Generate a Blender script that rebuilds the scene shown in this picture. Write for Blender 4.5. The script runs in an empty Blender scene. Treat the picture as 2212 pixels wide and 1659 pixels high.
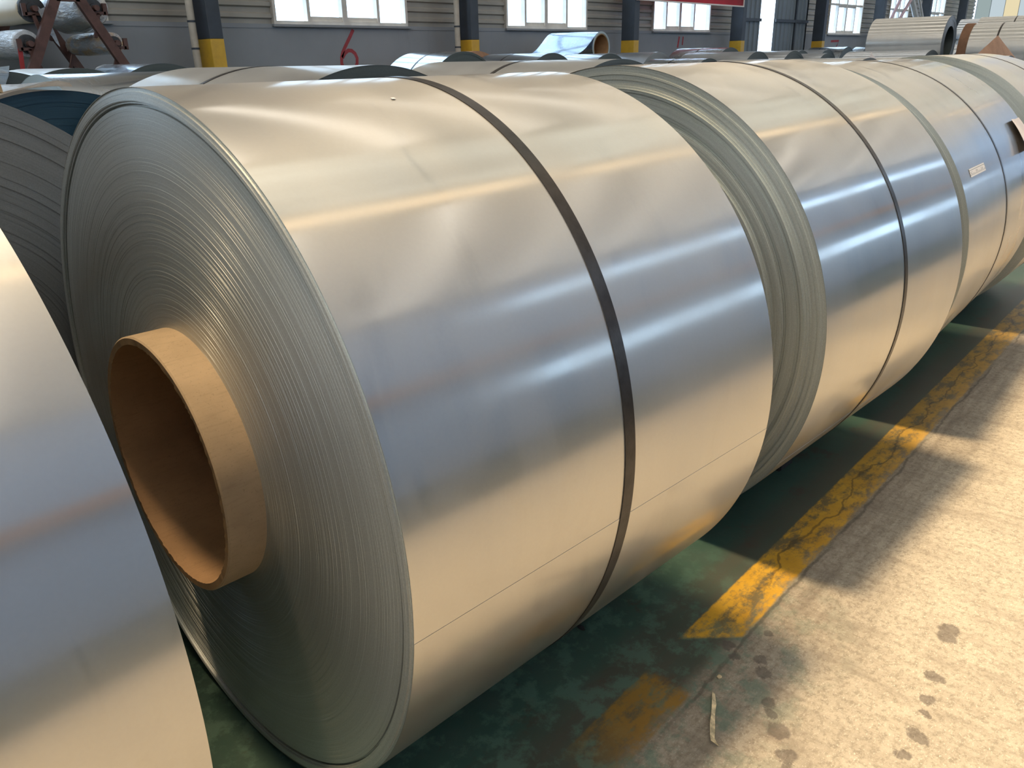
import bpy, bmesh, math, random
from mathutils import Vector, Matrix
random.seed(7)
S = bpy.context.scene
COL = S.collection
PI = math.pi

# ------------------------------------------------------------------ camera
CP = Vector((-0.68254, -1.49158, 1.47235))
FW = Vector((0.6895623, 0.6191607, -0.3756912))
UP = Vector((0.2928774, 0.2360336, 0.9265587))
RT = FW.cross(UP).normalized()
cam = bpy.data.cameras.new('camera'); camo = bpy.data.objects.new('camera', cam); COL.objects.link(camo)
m = Matrix((RT, RT.cross(FW) * 1.0, -FW)).transposed().to_4x4(); m.translation = CP
camo.matrix_world = m
cam.sensor_width = 36.0; cam.lens = 36.0 * 1736.14 / 2212; cam.clip_start = 0.02; cam.clip_end = 300
S.camera = camo

# ------------------------------------------------------------------ world, lights, exposure
SKY_COL = (0.62, 0.80, 1.0); SKY_STR = 3.2
AMBER_L = 2.2; SLOPE_L = 2.1; BACK_L = 2.2; PANEL_COL = (1.0, 0.91, 0.79)
sun = bpy.data.lights.new('sun', 'SUN'); suno = bpy.data.objects.new('sun', sun); COL.objects.link(suno)
sun.energy = 8.0; sun.angle = math.radians(6.5); sun.color = (1.0, 0.93, 0.80); suno.location = (0, 6, 20)
suno.rotation_euler = Vector((0.085, -0.215, -1.0)).to_track_quat('-Z', 'Y').to_euler()
w = bpy.data.worlds.new('sky'); S.world = w; w.use_nodes = True
nt = w.node_tree; nt.nodes.clear()
bg = nt.nodes.new('ShaderNodeBackground'); out = nt.nodes.new('ShaderNodeOutputWorld')
bg.inputs[0].default_value = (*SKY_COL, 1); bg.inputs[1].default_value = SKY_STR
nt.links.new(bg.outputs[0], out.inputs[0])
S.view_settings.view_transform = 'Standard'; S.view_settings.look = 'None'
S.view_settings.exposure = 0.38; S.view_settings.gamma = 1.0; S.view_settings.use_curve_mapping = False
cy = S.cycles
cy.max_bounces = 8; cy.diffuse_bounces = 4; cy.glossy_bounces = 5; cy.transmission_bounces = 4; cy.transparent_max_bounces = 8
cy.sample_clamp_indirect = 6.0; cy.caustics_reflective = False; cy.caustics_refractive = False
cy.use_denoising = True

# ------------------------------------------------------------------ material helpers
class NT:
    def __init__(s, name):
        s.m = bpy.data.materials.new(name); s.m.use_nodes = True
        s.t = s.m.node_tree; s.t.nodes.clear()
        s.out = s.t.nodes.new('ShaderNodeOutputMaterial')
    def n(s, typ, **kw):
        x = s.t.nodes.new(typ)
        for k, v in kw.items(): setattr(x, k, v)
        return x
    def put(s, sock, v):
        if isinstance(v, bpy.types.NodeSocket): s.t.links.new(v, sock)
        elif v is not None:
            if isinstance(v, (tuple, list)) and len(v) == 3 and sock.type == 'RGBA': v = (*v, 1)
            sock.default_value = v
    def math(s, op, a, b=None, c=None, clamp=False):
        x = s.n('ShaderNodeMath', operation=op, use_clamp=clamp)
        s.put(x.inputs[0], a); s.put(x.inputs[1], b); s.put(x.inputs[2], c)
        return x.outputs[0]
    def mix(s, f, a, b, blend='MIX'):
        x = s.n('ShaderNodeMix', data_type='RGBA', blend_type=blend)
        s.put(x.inputs[0], f); s.put(x.inputs[6], a); s.put(x.inputs[7], b)
        return x.outputs[2]
    def ramp(s, f, a, b, lo=0.0, hi=1.0):
        x = s.n('ShaderNodeMapRange', clamp=True)
        s.put(x.inputs[0], f); s.put(x.inputs[1], a); s.put(x.inputs[2], b); s.put(x.inputs[3], lo); s.put(x.inputs[4], hi)
        return x.outputs[0]
    def smooth(s, f, a, b, lo=0.0, hi=1.0):
        x = s.n('ShaderNodeMapRange', clamp=True, interpolation_type='SMOOTHSTEP')
        s.put(x.inputs[0], f); s.put(x.inputs[1], a); s.put(x.inputs[2], b); s.put(x.inputs[3], lo); s.put(x.inputs[4], hi)
        return x.outputs[0]
    def obj(s):
        return s.n('ShaderNodeTexCoord').outputs['Object']
    def pos(s):
        return s.n('ShaderNodeNewGeometry').outputs['Position']
    def sep(s, v):
        x = s.n('ShaderNodeSeparateXYZ'); s.put(x.inputs[0], v); return x.outputs
    def comb(s, x_, y_, z_):
        x = s.n('ShaderNodeCombineXYZ'); s.put(x.inputs[0], x_); s.put(x.inputs[1], y_); s.put(x.inputs[2], z_); return x.outputs[0]
    def mapping(s, v, sc=(1, 1, 1), loc=(0, 0, 0), rot=(0, 0, 0)):
        x = s.n('ShaderNodeMapping'); s.put(x.inputs[0], v); x.inputs[1].default_value = loc; x.inputs[2].default_value = rot; x.inputs[3].default_value = sc
        return x.outputs[0]
    def noise(s, v, scale, detail=3.0, rough=0.55, dist=0.0):
        x = s.n('ShaderNodeTexNoise'); s.put(x.inputs['Vector'], v)
        x.inputs['Scale'].default_value = scale; x.inputs['Detail'].default_value = detail; x.inputs['Roughness'].default_value = rough; x.inputs['Distortion'].default_value = dist
        return x.outputs[0]
    def voro(s, v, scale, feature='F1', rand=1.0):
        x = s.n('ShaderNodeTexVoronoi', feature=feature); s.put(x.inputs['Vector'], v); x.inputs['Scale'].default_value = scale
        x.inputs['Randomness'].default_value = rand
        return x.outputs[0]
    def bump(s, h, strength=0.2, dist=0.01):
        x = s.n('ShaderNodeBump'); x.inputs['Strength'].default_value = strength; x.inputs['Distance'].default_value = dist
        s.put(x.inputs['Height'], h); return x.outputs[0]
    def bsdf(s, col, rough=0.5, metal=0.0, normal=None, spec=None, emit=None, estr=None, aniso=None, tangent=None, arot=None, trans=None, alpha=None):
        b = s.n('ShaderNodeBsdfPrincipled')
        s.put(b.inputs['Base Color'], col); s.put(b.inputs['Roughness'], rough); s.put(b.inputs['Metallic'], metal)
        if normal is not None: s.put(b.inputs['Normal'], normal)
        if spec is not None: s.put(b.inputs['Specular IOR Level'], spec)
        if emit is not None: s.put(b.inputs['Emission Color'], emit); s.put(b.inputs['Emission Strength'], estr)
        if aniso is not None: s.put(b.inputs['Anisotropic'], aniso)
        if arot is not None: s.put(b.inputs['Anisotropic Rotation'], arot)
        if tangent is not None: s.put(b.inputs['Tangent'], tangent)
        if trans is not None: s.put(b.inputs['Transmission Weight'], trans)
        if alpha is not None: s.put(b.inputs['Alpha'], alpha)
        s.t.links.new(b.outputs[0], s.out.inputs[0])
        return s.m

def plain(name, col, rough=0.6, metal=0.0, nscale=6.0, var=0.12, bump=0.0, spec=None):
    t = NT(name); o = t.obj()
    f = t.noise(o, nscale, 4.0)
    c = t.mix(t.ramp(f, 0.3, 0.7), tuple(max(0, x * (1 - var)) for x in col), tuple(min(1, x * (1 + var)) for x in col))
    nrm = t.bump(t.noise(o, nscale * 8, 3.0), bump, 0.004) if bump else None
    return t.bsdf(c, rough, metal, nrm, spec)

def steel(name, col=(0.62, 0.615, 0.60), r0=0.25, r1=0.40, aniso=0.45, seed=0.0, smudge=1.0):
    t = NT(name); o = t.mapping(t.obj(), loc=(seed, seed * 1.7, seed * 0.6))
    xyz = t.sep(o)
    big = t.noise(o, 1.6, 2.0)
    streak = t.noise(t.mapping(o, sc=(9.0, 1.2, 1.2)), 1.0, 4.0, 0.6)            # along the rolling direction
    wipe = t.noise(t.mapping(o, sc=(5.0, 1.5, 2.0)), 1.3, 4.0, 0.6, 1.2)
    patch = t.smooth(wipe, 0.54, 0.66)
    fine = t.noise(o, 160.0, 2.0)
    r = t.ramp(big, 0.3, 0.7, r0, r1)
    r = t.math('ADD', r, t.math('MULTIPLY', t.math('SUBTRACT', streak, 0.5), 0.10))
    r = t.math('SUBTRACT', r, t.math('MULTIPLY', patch, 0.05 * smudge))
    c = t.mix(t.math('MULTIPLY', patch, 0.22 * smudge), col, tuple(x * 0.80 for x in col))
    c = t.mix(t.ramp(streak, 0.25, 0.75, 0.0, 0.12), c, tuple(x * 0.8 for x in col))
    c = t.mix(t.ramp(fine, 0.35, 0.65, 0.0, 0.12), c, tuple(min(1, x * 1.12) for x in col))
    tan = t.n('ShaderNodeTangent', direction_type='RADIAL', axis='X').outputs[0]
    nrm = t.bump(t.noise(t.mapping(o, sc=(1.2, 1.6, 1.6)), 2.0, 2.0), 0.04, 0.012)
    # zinc: a hazy lobe with a sharper sheen over it
    t.bsdf(c, t.math('ADD', r, 0.14), 1.0, nrm, aniso=aniso, tangent=tan, arot=0.25)
    hazy = t.out.inputs[0].links[0].from_node
    t.bsdf(c, t.math('MAXIMUM', t.math('MULTIPLY', r, 0.46), 0.095), 1.0, nrm, aniso=aniso, tangent=tan, arot=0.25)
    sharp = t.out.inputs[0].links[0].from_node
    mx = t.n('ShaderNodeMixShader'); t.put(mx.inputs[0], t.ramp(big, 0.30, 0.70, 0.50, 0.28))
    t.t.links.new(hazy.outputs[0], mx.inputs[1]); t.t.links.new(sharp.outputs[0], mx.inputs[2]); t.t.links.new(mx.outputs[0], t.out.inputs[0])
    return t.m

def edge_steel(name, a=(0.50, 0.525, 0.51), b=(0.78, 0.815, 0.80), rough=0.42, metal=0.72, seed=0.0, scale=1.0, aniso=0.7):
    # wound sheet edges: rings in object space round the coil's own axis (local X at z = r0)
    t = NT(name); o = t.obj(); x, y, z = t.sep(o)
    rad = t.math('SQRT', t.math('ADD', t.math('MULTIPLY', y, y), t.math('MULTIPLY', z, z)))
    v = t.comb(t.math('ADD', rad, seed), 0.0, 0.0)
    n1 = t.noise(v, 34.0 * scale, 3.0, 0.65)
    n2 = t.noise(v, 260.0 * scale, 2.0, 0.7)
    n3 = t.noise(v, 900.0 * scale, 1.0, 0.6)
    g = t.noise(o, 320.0, 2.0, 0.7)
    f = t.math('ADD', t.math('MULTIPLY', n1, 0.35), t.math('ADD', t.math('MULTIPLY', n2, 0.4), t.math('MULTIPLY', n3, 0.25)))
    c = t.mix(t.ramp(f, 0.30, 0.70), a, b)
    c = t.mix(t.ramp(g, 0.35, 0.7, 0.0, 0.30), c, tuple(k * 0.6 for k in a))
    h = t.math('ADD', t.math('MULTIPLY', n2, 0.6), t.math('MULTIPLY', n3, 0.4))
    nrm = t.bump(h, 0.10, 0.002)
    tan = t.n('ShaderNodeTangent', direction_type='RADIAL', axis='X').outputs[0]
    return t.bsdf(c, rough, metal, nrm, aniso=aniso, tangent=tan, arot=0.25)

M = {}
M['steel_a'] = steel('galvanized_steel_main', seed=0.0)
M['steel_b'] = steel('galvanized_steel_second', seed=3.1, r0=0.20, r1=0.34)
M['steel_c'] = steel('galvanized_steel_third', seed=6.4, r0=0.16, r1=0.28, smudge=1.6)
M['steel_d'] = steel('galvanized_steel_fourth', seed=9.2)
M['steel_bg'] = steel('galvanized_steel_stock', col=(0.53, 0.58, 0.65), seed=12.0, r0=0.22, r1=0.34)
M['steel_bright'] = steel('bright_steel', col=(0.60, 0.67, 0.76), seed=15.0, r0=0.10, r1=0.18, smudge=0.4)
M['steel_matte'] = steel('matte_oiled_steel', seed=18.0, r0=0.36, r1=0.48)
M['edge_a'] = edge_steel('sheet_edges_main', seed=0.0)
M['edge_b'] = edge_steel('sheet_edges_second', a=(0.45, 0.475, 0.44), b=(0.70, 0.73, 0.68), metal=0.65, seed=4.0)
M['edge_dark'] = edge_steel('sheet_edges_dark', a=(0.065, 0.082, 0.085), b=(0.125, 0.15, 0.15), rough=0.55, metal=0.4, seed=2.0)
M['edge_grey'] = edge_steel('sheet_edges_grey', a=(0.19, 0.205, 0.215), b=(0.31, 0.33, 0.34), rough=0.5, metal=0.5, seed=5.0)
M['edge_blue'] = edge_steel('sheet_edges_blue', a=(0.012, 0.05, 0.085), b=(0.03, 0.09, 0.14), rough=0.5, metal=0.2, seed=6.0)
M['edge_pale'] = edge_steel('sheet_edges_pale', a=(0.36, 0.44, 0.47), b=(0.55, 0.63, 0.66), rough=0.5, metal=0.3, seed=7.0)
M['strap'] = plain('dark_steel_strap', (0.055, 0.05, 0.048), 0.30, 0.7, 30, 0.25, 0.05)
M['strap_bright'] = plain('bare_steel_strap', (0.25, 0.24, 0.23), 0.3, 0.9, 30, 0.2)

def card_mat(name, col, seed=0.0):
    t = NT(name); o = t.mapping(t.obj(), loc=(seed, seed, seed))
    a = t.noise(o, 9.0, 4.0); b = t.noise(t.mapping(o, sc=(2, 14, 14)), 12.0, 4.0); c = t.noise(o, 240.0, 2.0)
    k = t.mix(t.ramp(a, 0.3, 0.7), tuple(x * 0.84 for x in col), tuple(x * 1.1 for x in col))
    k = t.mix(t.ramp(b, 0.52, 0.75, 0.0, 0.35), k, tuple(x * 0.65 for x in col))
    k = t.mix(t.ramp(c, 0.62, 0.7, 0.0, 0.35), k, tuple(x * 0.5 for x in col))
    return t.bsdf(k, 0.75, 0.0, t.bump(c, 0.12, 0.002), 0.3)
M['card'] = card_mat('kraft_cardboard', (0.57, 0.42, 0.26))
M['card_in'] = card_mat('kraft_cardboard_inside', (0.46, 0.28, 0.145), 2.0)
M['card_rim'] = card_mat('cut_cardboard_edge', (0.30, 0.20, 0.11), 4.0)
M['kraft'] = card_mat('brown_kraft_paper', (0.46, 0.26, 0.16), 6.0)
M['paper'] = plain('white_paper', (0.78, 0.72, 0.70), 0.75, 0, 12, 0.04)

# ------------------------------------------------------------------ mesh helpers
def new_obj(name, me, mat=None, parent=None):
    o = bpy.data.objects.new(name, me); COL.objects.link(o)
    if mat is not None:
        for k in (mat if isinstance(mat, (list, tuple)) else [mat]): me.materials.append(k)
    if parent is not None: o.parent = parent
    return o
def bm_obj(name, bm, mat, parent=None, smooth=False, angle=None):
    bmesh.ops.recalc_face_normals(bm, faces=bm.faces)
    me = bpy.data.meshes.new(name); bm.to_mesh(me); bm.free()
    if smooth:
        for p in me.polygons: p.use_smooth = True
        if angle is not None: me.set_sharp_from_angle(angle=angle)
    return new_obj(name, me, mat, parent)
def thing(name, label, cat, loc=(0, 0, 0), rz=0.0, group=None):
    o = bpy.data.objects.new(name, None); COL.objects.link(o); o.empty_display_size = 0.2
    o.location = loc; o.rotation_euler = (0, 0, rz)
    return tag(o, label, cat, group)
def tag(o, label, cat, group=None):
    o['label'] = label; o['category'] = cat
    if group: o['group'] = group
    return o
def struct(o):
    o['kind'] = 'structure'; return o
def box(bm, x0, x1, y0, y1, z0, z1, bev=0.0):
    vs = [bm.verts.new((x, y, z)) for x in (x0, x1) for y in (y0, y1) for z in (z0, z1)]
    fs = [(0, 1, 3, 2), (4, 6, 7, 5), (0, 4, 5, 1), (2, 3, 7, 6), (0, 2, 6, 4), (1, 5, 7, 3)]
    F = [bm.faces.new([vs[i] for i in f]) for f in fs]
    if bev:
        es = set(e for f in F for e in f.edges)
        bmesh.ops.bevel(bm, geom=list(es), offset=bev, segments=1, profile=0.5, affect='EDGES')
def bar(bm, p, q, wx, wy, roll=Vector((0, 1, 0))):
    p, q = Vector(p), Vector(q); d = (q - p).normalized()
    a = roll - d * roll.dot(d); a.normalize(); b = d.cross(a)
    r = []
    for c in (p, q):
        r.append([bm.verts.new(c + a * (sx * wy / 2) + b * (sy * wx / 2)) for sx, sy in ((-1, -1), (1, -1), (1, 1), (-1, 1))])
    for i in range(4): bm.faces.new([r[0][i], r[0][(i + 1) % 4], r[1][(i + 1) % 4], r[1][i]])
    bm.faces.new(r[0][::-1]); bm.faces.new(r[1])
def lathe_x(bm, prof, seg, closed=False, a0=0.0, wob=None):
    """turn (x, r) pairs round the X axis"""
    rings = []
    for (x, r) in prof:
        rings.append([bm.verts.new((x + (wob(x, r, k) if wob else 0.0), r * math.cos(a0 + 2 * PI * k / seg), r * math.sin(a0 + 2 * PI * k / seg))) for k in range(seg)])
    n = len(rings)
    for i in range(n if closed else n - 1):
        A, B = rings[i], rings[(i + 1) % n]
        for k in range(seg):
            k2 = (k + 1) % seg
            bm.faces.new([A[k], A[k2], B[k2], B[k]])
    return rings
def tube_path(bm, pts, r, seg=10, cap=True):
    rings = []; P = [Vector(p) for p in pts]
    for i, p in enumerate(P):
        d = (P[min(i + 1, len(P) - 1)] - P[max(i - 1, 0)]).normalized()
        a = Vector((0, 0, 1)) if abs(d.z) < 0.9 else Vector((1, 0, 0))
        u = d.cross(a).normalized(); v = d.cross(u)
        rr = r[i] if isinstance(r, (list, tuple)) else r
        rings.append([bm.verts.new(p + (u * math.cos(2 * PI * k / seg) + v * math.sin(2 * PI * k / seg)) * rr) for k in range(seg)])
    for A, B in zip(rings, rings[1:]):
        for k in range(seg): bm.faces.new([A[k], A[(k + 1) % seg], B[(k + 1) % seg], B[k]])
    if cap: bm.faces.new(rings[0][::-1]); bm.faces.new(rings[-1])

# ------------------------------------------------------------------ floor
def floor_material():
    t = NT('painted_workshop_floor'); p = t.pos(); x, y, z = t.sep(p)
    wob = t.math('MULTIPLY', t.math('SUBTRACT', t.noise(p, 3.0, 4.0), 0.5), 0.05)
    wob2 = t.math('MULTIPLY', t.math('SUBTRACT', t.noise(p, 22.0, 5.0, 0.7), 0.5), 0.05)
    yy = t.math('ADD', y, t.math('ADD', wob, wob2))
    n_big = t.noise(p, 2.2, 5.0, 0.6); n_mid = t.noise(p, 9.0, 5.0, 0.65); n_fine = t.noise(p, 55.0, 5.0, 0.75); n_spk = t.noise(t.mapping(p, sc=(1.0, 1.7, 1.0), rot=(0, 0, 0.7)), 120.0, 3.0, 0.75)
    streakx = t.noise(t.mapping(p, sc=(2.2, 22.0, 1.0), rot=(0, 0, -0.06)), 1.0, 5.0, 0.65)
    streaky = t.noise(t.mapping(p, sc=(16.0, 3.0, 1.0), rot=(0, 0, 0.35)), 1.0, 5.0, 0.65)
    # worn concrete of the aisle
    con = t.mix(t.ramp(n_mid, 0.3, 0.72), (0.46, 0.385, 0.285), (0.66, 0.565, 0.425))
    con = t.mix(t.ramp(n_fine, 0.35, 0.7, 0.0, 0.5), con, (0.72, 0.65, 0.52))
    con = t.mix(t.ramp(n_fine, 0.52, 0.38, 0.0, 0.75), con, (0.34, 0.29, 0.215))
    con = t.mix(t.ramp(n_spk, 0.57, 0.66, 0.0, 0.85), con, (0.88, 0.80, 0.66))
    con = t.mix(t.ramp(streaky, 0.50, 0.70, 0.0, 0.70), con, (0.36, 0.30, 0.225))
    con = t.mix(t.ramp(streakx, 0.60, 0.75, 0.0, 0.45), con, (0.40, 0.345, 0.265))
    # leftovers of green paint in the aisle
    grn_left = t.math('MULTIPLY', t.ramp(t.noise(p, 11.0, 6.0, 0.7), 0.48, 0.58), t.math('MULTIPLY', t.ramp(y, -1.08, -0.84, 0.0, 1.0), t.ramp(x, 1.5, 0.9, 0.0, 1.0)))
    # green paint of the storage strip
    grn = t.mix(t.ramp(n_big, 0.3, 0.7), (0.034, 0.078, 0.060), (0.062, 0.115, 0.086))
    grn = t.mix(t.ramp(n_mid, 0.45, 0.8, 0.0, 0.6), grn, (0.075, 0.095, 0.078))
    grn = t.mix(t.ramp(n_spk, 0.68, 0.76, 0.0, 0.5), grn, (0.24, 0.23, 0.19))
    grn = t.mix(t.ramp(t.noise(p, 5.0, 6.0, 0.7), 0.58, 0.66, 0.0, 0.75), grn, (0.075, 0.055, 0.04))
    # dark rubber and dirt beside the line, with the coils' shade painted in
    dirt_shade_f = t.math('MULTIPLY', t.smooth(t.math('ADD', yy, t.math('MULTIPLY', t.math('SUBTRACT', n_big, 0.5), 0.25)), -1.14, -0.82), t.math('SUBTRACT', 1.0, t.smooth(yy, -0.58, -0.50)))
    dirt_shade_f = t.math('MULTIPLY', dirt_shade_f, t.ramp(streakx, 0.25, 0.62, 0.45, 1.0))
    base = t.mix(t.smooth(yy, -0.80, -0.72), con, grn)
    base = t.mix(t.math('MULTIPLY', dirt_shade_f, 0.66), base, (0.085, 0.066, 0.050))
    base = t.mix(t.math('MULTIPLY', grn_left, 0.60), base, (0.11, 0.20, 0.15))
    # yellow line, worn through
    inl = t.math('MULTIPLY', t.smooth(t.math('ADD', y, t.math('MULTIPLY', wob2, 0.35)), -0.776, -0.764), t.math('SUBTRACT', 1.0, t.smooth(t.math('ADD', y, t.math('MULTIPLY', wob2, 0.25)), -0.645, -0.637)))
    worn = t.ramp(t.math('ADD', t.noise(t.mapping(p, sc=(5.0, 11.0, 1.0)), 1.6, 6.0, 0.7), t.math('MULTIPLY', n_fine, 0.25)), 0.585, 0.72)
    gap = t.math('SUBTRACT', 1.0, t.math('MULTIPLY', t.smooth(t.math('ADD', x, wob2), 0.74, 0.78), t.math('SUBTRACT', 1.0, t.smooth(t.math('ADD', x, t.math('MULTIPLY', t.math('ADD', y, 0.7), 0.9)), 0.97, 0.99))))
    gap = t.math('MULTIPLY', gap, t.smooth(x, 0.36, 0.62))
    dirty = t.math('SUBTRACT', 1.0, t.math('MULTIPLY', worn, 0.80))
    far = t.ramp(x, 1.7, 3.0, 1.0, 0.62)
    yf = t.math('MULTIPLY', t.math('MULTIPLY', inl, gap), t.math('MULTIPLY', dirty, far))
    ycol = t.mix(t.ramp(n_mid, 0.3, 0.7), (0.50, 0.265, 0.022), (0.66, 0.38, 0.04))
    ycol = t.mix(t.ramp(n_fine, 0.55, 0.75, 0.0, 0.6), ycol, (0.20, 0.12, 0.04))
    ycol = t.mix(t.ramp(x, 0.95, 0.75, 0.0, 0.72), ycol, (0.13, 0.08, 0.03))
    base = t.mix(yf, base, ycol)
    # crack along the outer edge of the line and a joint
    cr = t.math('ABSOLUTE', t.math('ADD', t.math('ADD', y, 0.782), t.math('MULTIPLY', t.math('SUBTRACT', t.noise(p, 7.0, 4.0), 0.5), 0.05)))
    crk = t.math('MULTIPLY', t.math('SUBTRACT', 1.0, t.smooth(cr, 0.002, 0.007)), t.ramp(t.noise(p, 2.0, 2.0), 0.4, 0.5))
    base = t.mix(t.math('MULTIPLY', crk, 0.45), base, (0.03, 0.025, 0.02))
    cr2 = t.math('ABSOLUTE', t.math('ADD', t.math('ADD', y, 0.70), t.math('MULTIPLY', t.math('SUBTRACT', t.noise(p, 4.0, 4.0), 0.5), 0.16)))
    crk2 = t.math('MULTIPLY', t.math('SUBTRACT', 1.0, t.smooth(cr2, 0.002, 0.006)), t.ramp(x, 1.2, 1.4))
    base = t.mix(t.math('MULTIPLY', crk2, 0.6), base, (0.05, 0.035, 0.02))
    # oil drips (two trails of spots)
    spots = [(1.097, -.818, .020), (.985, -.758, .028), (.955, -.79, .024), (.987, -.845, .026), (.947, -.875, .030), (.857, -.93, .026), (.79, -.985, .040), (.735, -1.03, .036),
             (1.43, -1.186, .042), (1.39, -1.19, .036), (1.21, -1.21, .034), (1.12, -1.218, .030), (.985, -1.233, .032), (.907, -1.226, .030), (1.07, -1.225, .018), (.70, -1.05, .026), (.83, -.95, .02)]
    acc = None
    for sx, sy, r in spots:
        dx = t.math('ADD', t.math('SUBTRACT', x, sx), t.math('MULTIPLY', wob2, 1.2)); dy = t.math('ADD', t.math('SUBTRACT', y, sy), wob2)
        d = t.math('SQRT', t.math('ADD', t.math('MULTIPLY', dx, dx), t.math('MULTIPLY', dy, dy)))
        k = t.math('SUBTRACT', 1.0, t.smooth(d, r * 0.55, r * 0.8))
        acc = k if acc is None else t.math('MAXIMUM', acc, k)
    base = t.mix(t.math('MULTIPLY', acc, 0.58), base, (0.075, 0.06, 0.055))
    # scratches
    scr = t.ramp(t.noise(t.mapping(p, sc=(3.0, 60.0, 1.0), rot=(0, 0, -0.55)), 1.0, 3.0, 0.6), 0.70, 0.76)
    base = t.mix(t.math('MULTIPLY', scr, t.ramp(y, -0.9, -1.1, 0.0, 0.30)), base, (0.72, 0.62, 0.46))
    # the far side of the aisle is green paint again
    base = t.mix(t.smooth(yy, -3.15, -3.35), base, grn)
    rough = t.mix(t.smooth(yy, -0.80, -0.70), (0.62, 0.62, 0.62), (0.42, 0.42, 0.42))
    h = t.math('ADD', t.math('MULTIPLY', n_fine, 0.5), t.math('MULTIPLY', n_spk, 0.5))
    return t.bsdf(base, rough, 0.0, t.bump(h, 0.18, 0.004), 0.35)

XL, XR, YF, YB, ZC = -9.0, 46.0, -8.5, 10.0, 9.0
bm = bmesh.new(); box(bm, XL - .3, XR + .3, YF - .3, YB + .3, -0.2, 0.0)
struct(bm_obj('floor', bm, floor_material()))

# ------------------------------------------------------------------ walls
def wall_paint(name, col, hz=None):
    t = NT(name); p = t.pos()
    a = t.noise(p, 0.9, 5.0); b = t.noise(p, 14.0, 4.0); d = t.noise(t.mapping(p, sc=(6, 6, 0.6)), 1.0, 4.0)
    c = t.mix(t.ramp(a, 0.3, 0.7), tuple(k * 0.9 for k in col), tuple(k * 1.08 for k in col))
    c = t.mix(t.ramp(d, 0.58, 0.75, 0.0, 0.35), c, tuple(k * 0.7 for k in col))
    c = t.mix(t.ramp(b, 0.70, 0.74, 0.0, 0.35), c, (0.4, 0.4, 0.4))
    return t.bsdf(c, 0.8, 0.0, t.bump(b, 0.1, 0.004), 0.3)
M['dado'] = wall_paint('grey_painted_masonry', (0.26, 0.283, 0.318))
M['clad'] = plain('ribbed_wall_sheet', (0.33, 0.315, 0.285), 0.55, 0.1, 1.5, 0.15)
M['clad_up'] = plain('beige_upper_wall_sheet', (0.50, 0.44, 0.36), 0.6, 0.0, 0.8, 0.06)
M['clad_front'] = plain('blue_wall_sheet', (0.44, 0.59, 0.88), 0.6, 0.0, 1.2, 0.06)
M['roof'] = plain('beige_roof_sheet', (0.72, 0.66, 0.56), 0.7, 0.0, 0.8, 0.06)
M['column'] = plain('dark_blue_column_paint', (0.035, 0.045, 0.062), 0.5, 0.0, 3.0, 0.2)
M['yellow'] = plain('yellow_safety_paint', (0.60, 0.36, 0.03), 0.4, 0.0, 6.0, 0.12)
M['frame'] = plain('white_window_frame', (0.55, 0.53, 0.50), 0.5, 0.0, 5.0, 0.08)
M['pvc'] = plain('old_white_pipe', (0.46, 0.42, 0.36), 0.5, 0.0, 7.0, 0.12)
M['crane'] = plain('orange_crane_paint', (0.62, 0.28, 0.04), 0.45, 0.0, 3.0, 0.08)
M['door'] = plain('blue_grey_door_sheet', (0.16, 0.19, 0.22), 0.5, 0.2, 2.0, 0.1)
def glass_mat():
    t = NT('window_glass')
    tr = t.n('ShaderNodeBsdfTransparent'); tr.inputs[0].default_value = (0.94, 0.97, 0.98, 1)
    gl = t.n('ShaderNodeBsdfGlossy'); gl.inputs['Roughness'].default_value = 0.05
    mx = t.n('ShaderNodeMixShader'); mx.inputs[0].default_value = 0.06
    t.t.links.new(tr.outputs[0], mx.inputs[1]); t.t.links.new(gl.outputs[0], mx.inputs[2]); t.t.links.new(mx.outputs[0], t.out.inputs[0])
    return t.m
M['glass'] = glass_mat()
def lamp_mat(name, col, s):
    t = NT(name); e = t.n('ShaderNodeEmission'); e.inputs[0].default_value = (*col, 1); e.inputs[1].default_value = s
    t.t.links.new(e.outputs[0], t.out.inputs[0]); return t.m
M['skylight3'] = lamp_mat('daylit_back_slope_panel', PANEL_COL, BACK_L)
M['skylight_warm'] = lamp_mat('amber_daylit_ridge_panel', (1.0, 0.72, 0.42), AMBER_L)
def roof_glass():
    t = NT('cream_roof_glazing')
    tr = t.n('ShaderNodeBsdfTransparent'); p = t.pos()
    streak = t.noise(t.mapping(p, sc=(0.22, 2.1, 1.0)), 1.0, 2.0, 0.5)      # long tint bands put in to streak the light on the steel
    t.put(tr.inputs[0], t.mix(t.ramp(streak, 0.36, 0.62), (0.19, 0.145, 0.10), (0.46, 0.375, 0.265)))
    t.t.links.new(tr.outputs[0], t.out.inputs[0]); return t.m
M['roof_glass'] = roof_glass()
M['added_end_light'] = lamp_mat('added_end_wall_glow', (0.95, 0.98, 1.0), 3.1)  # added glow for the unseen left wall, brightens the main coil's end
M['skylight2'] = lamp_mat('daylit_slope_panel', PANEL_COL, SLOPE_L)

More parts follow.
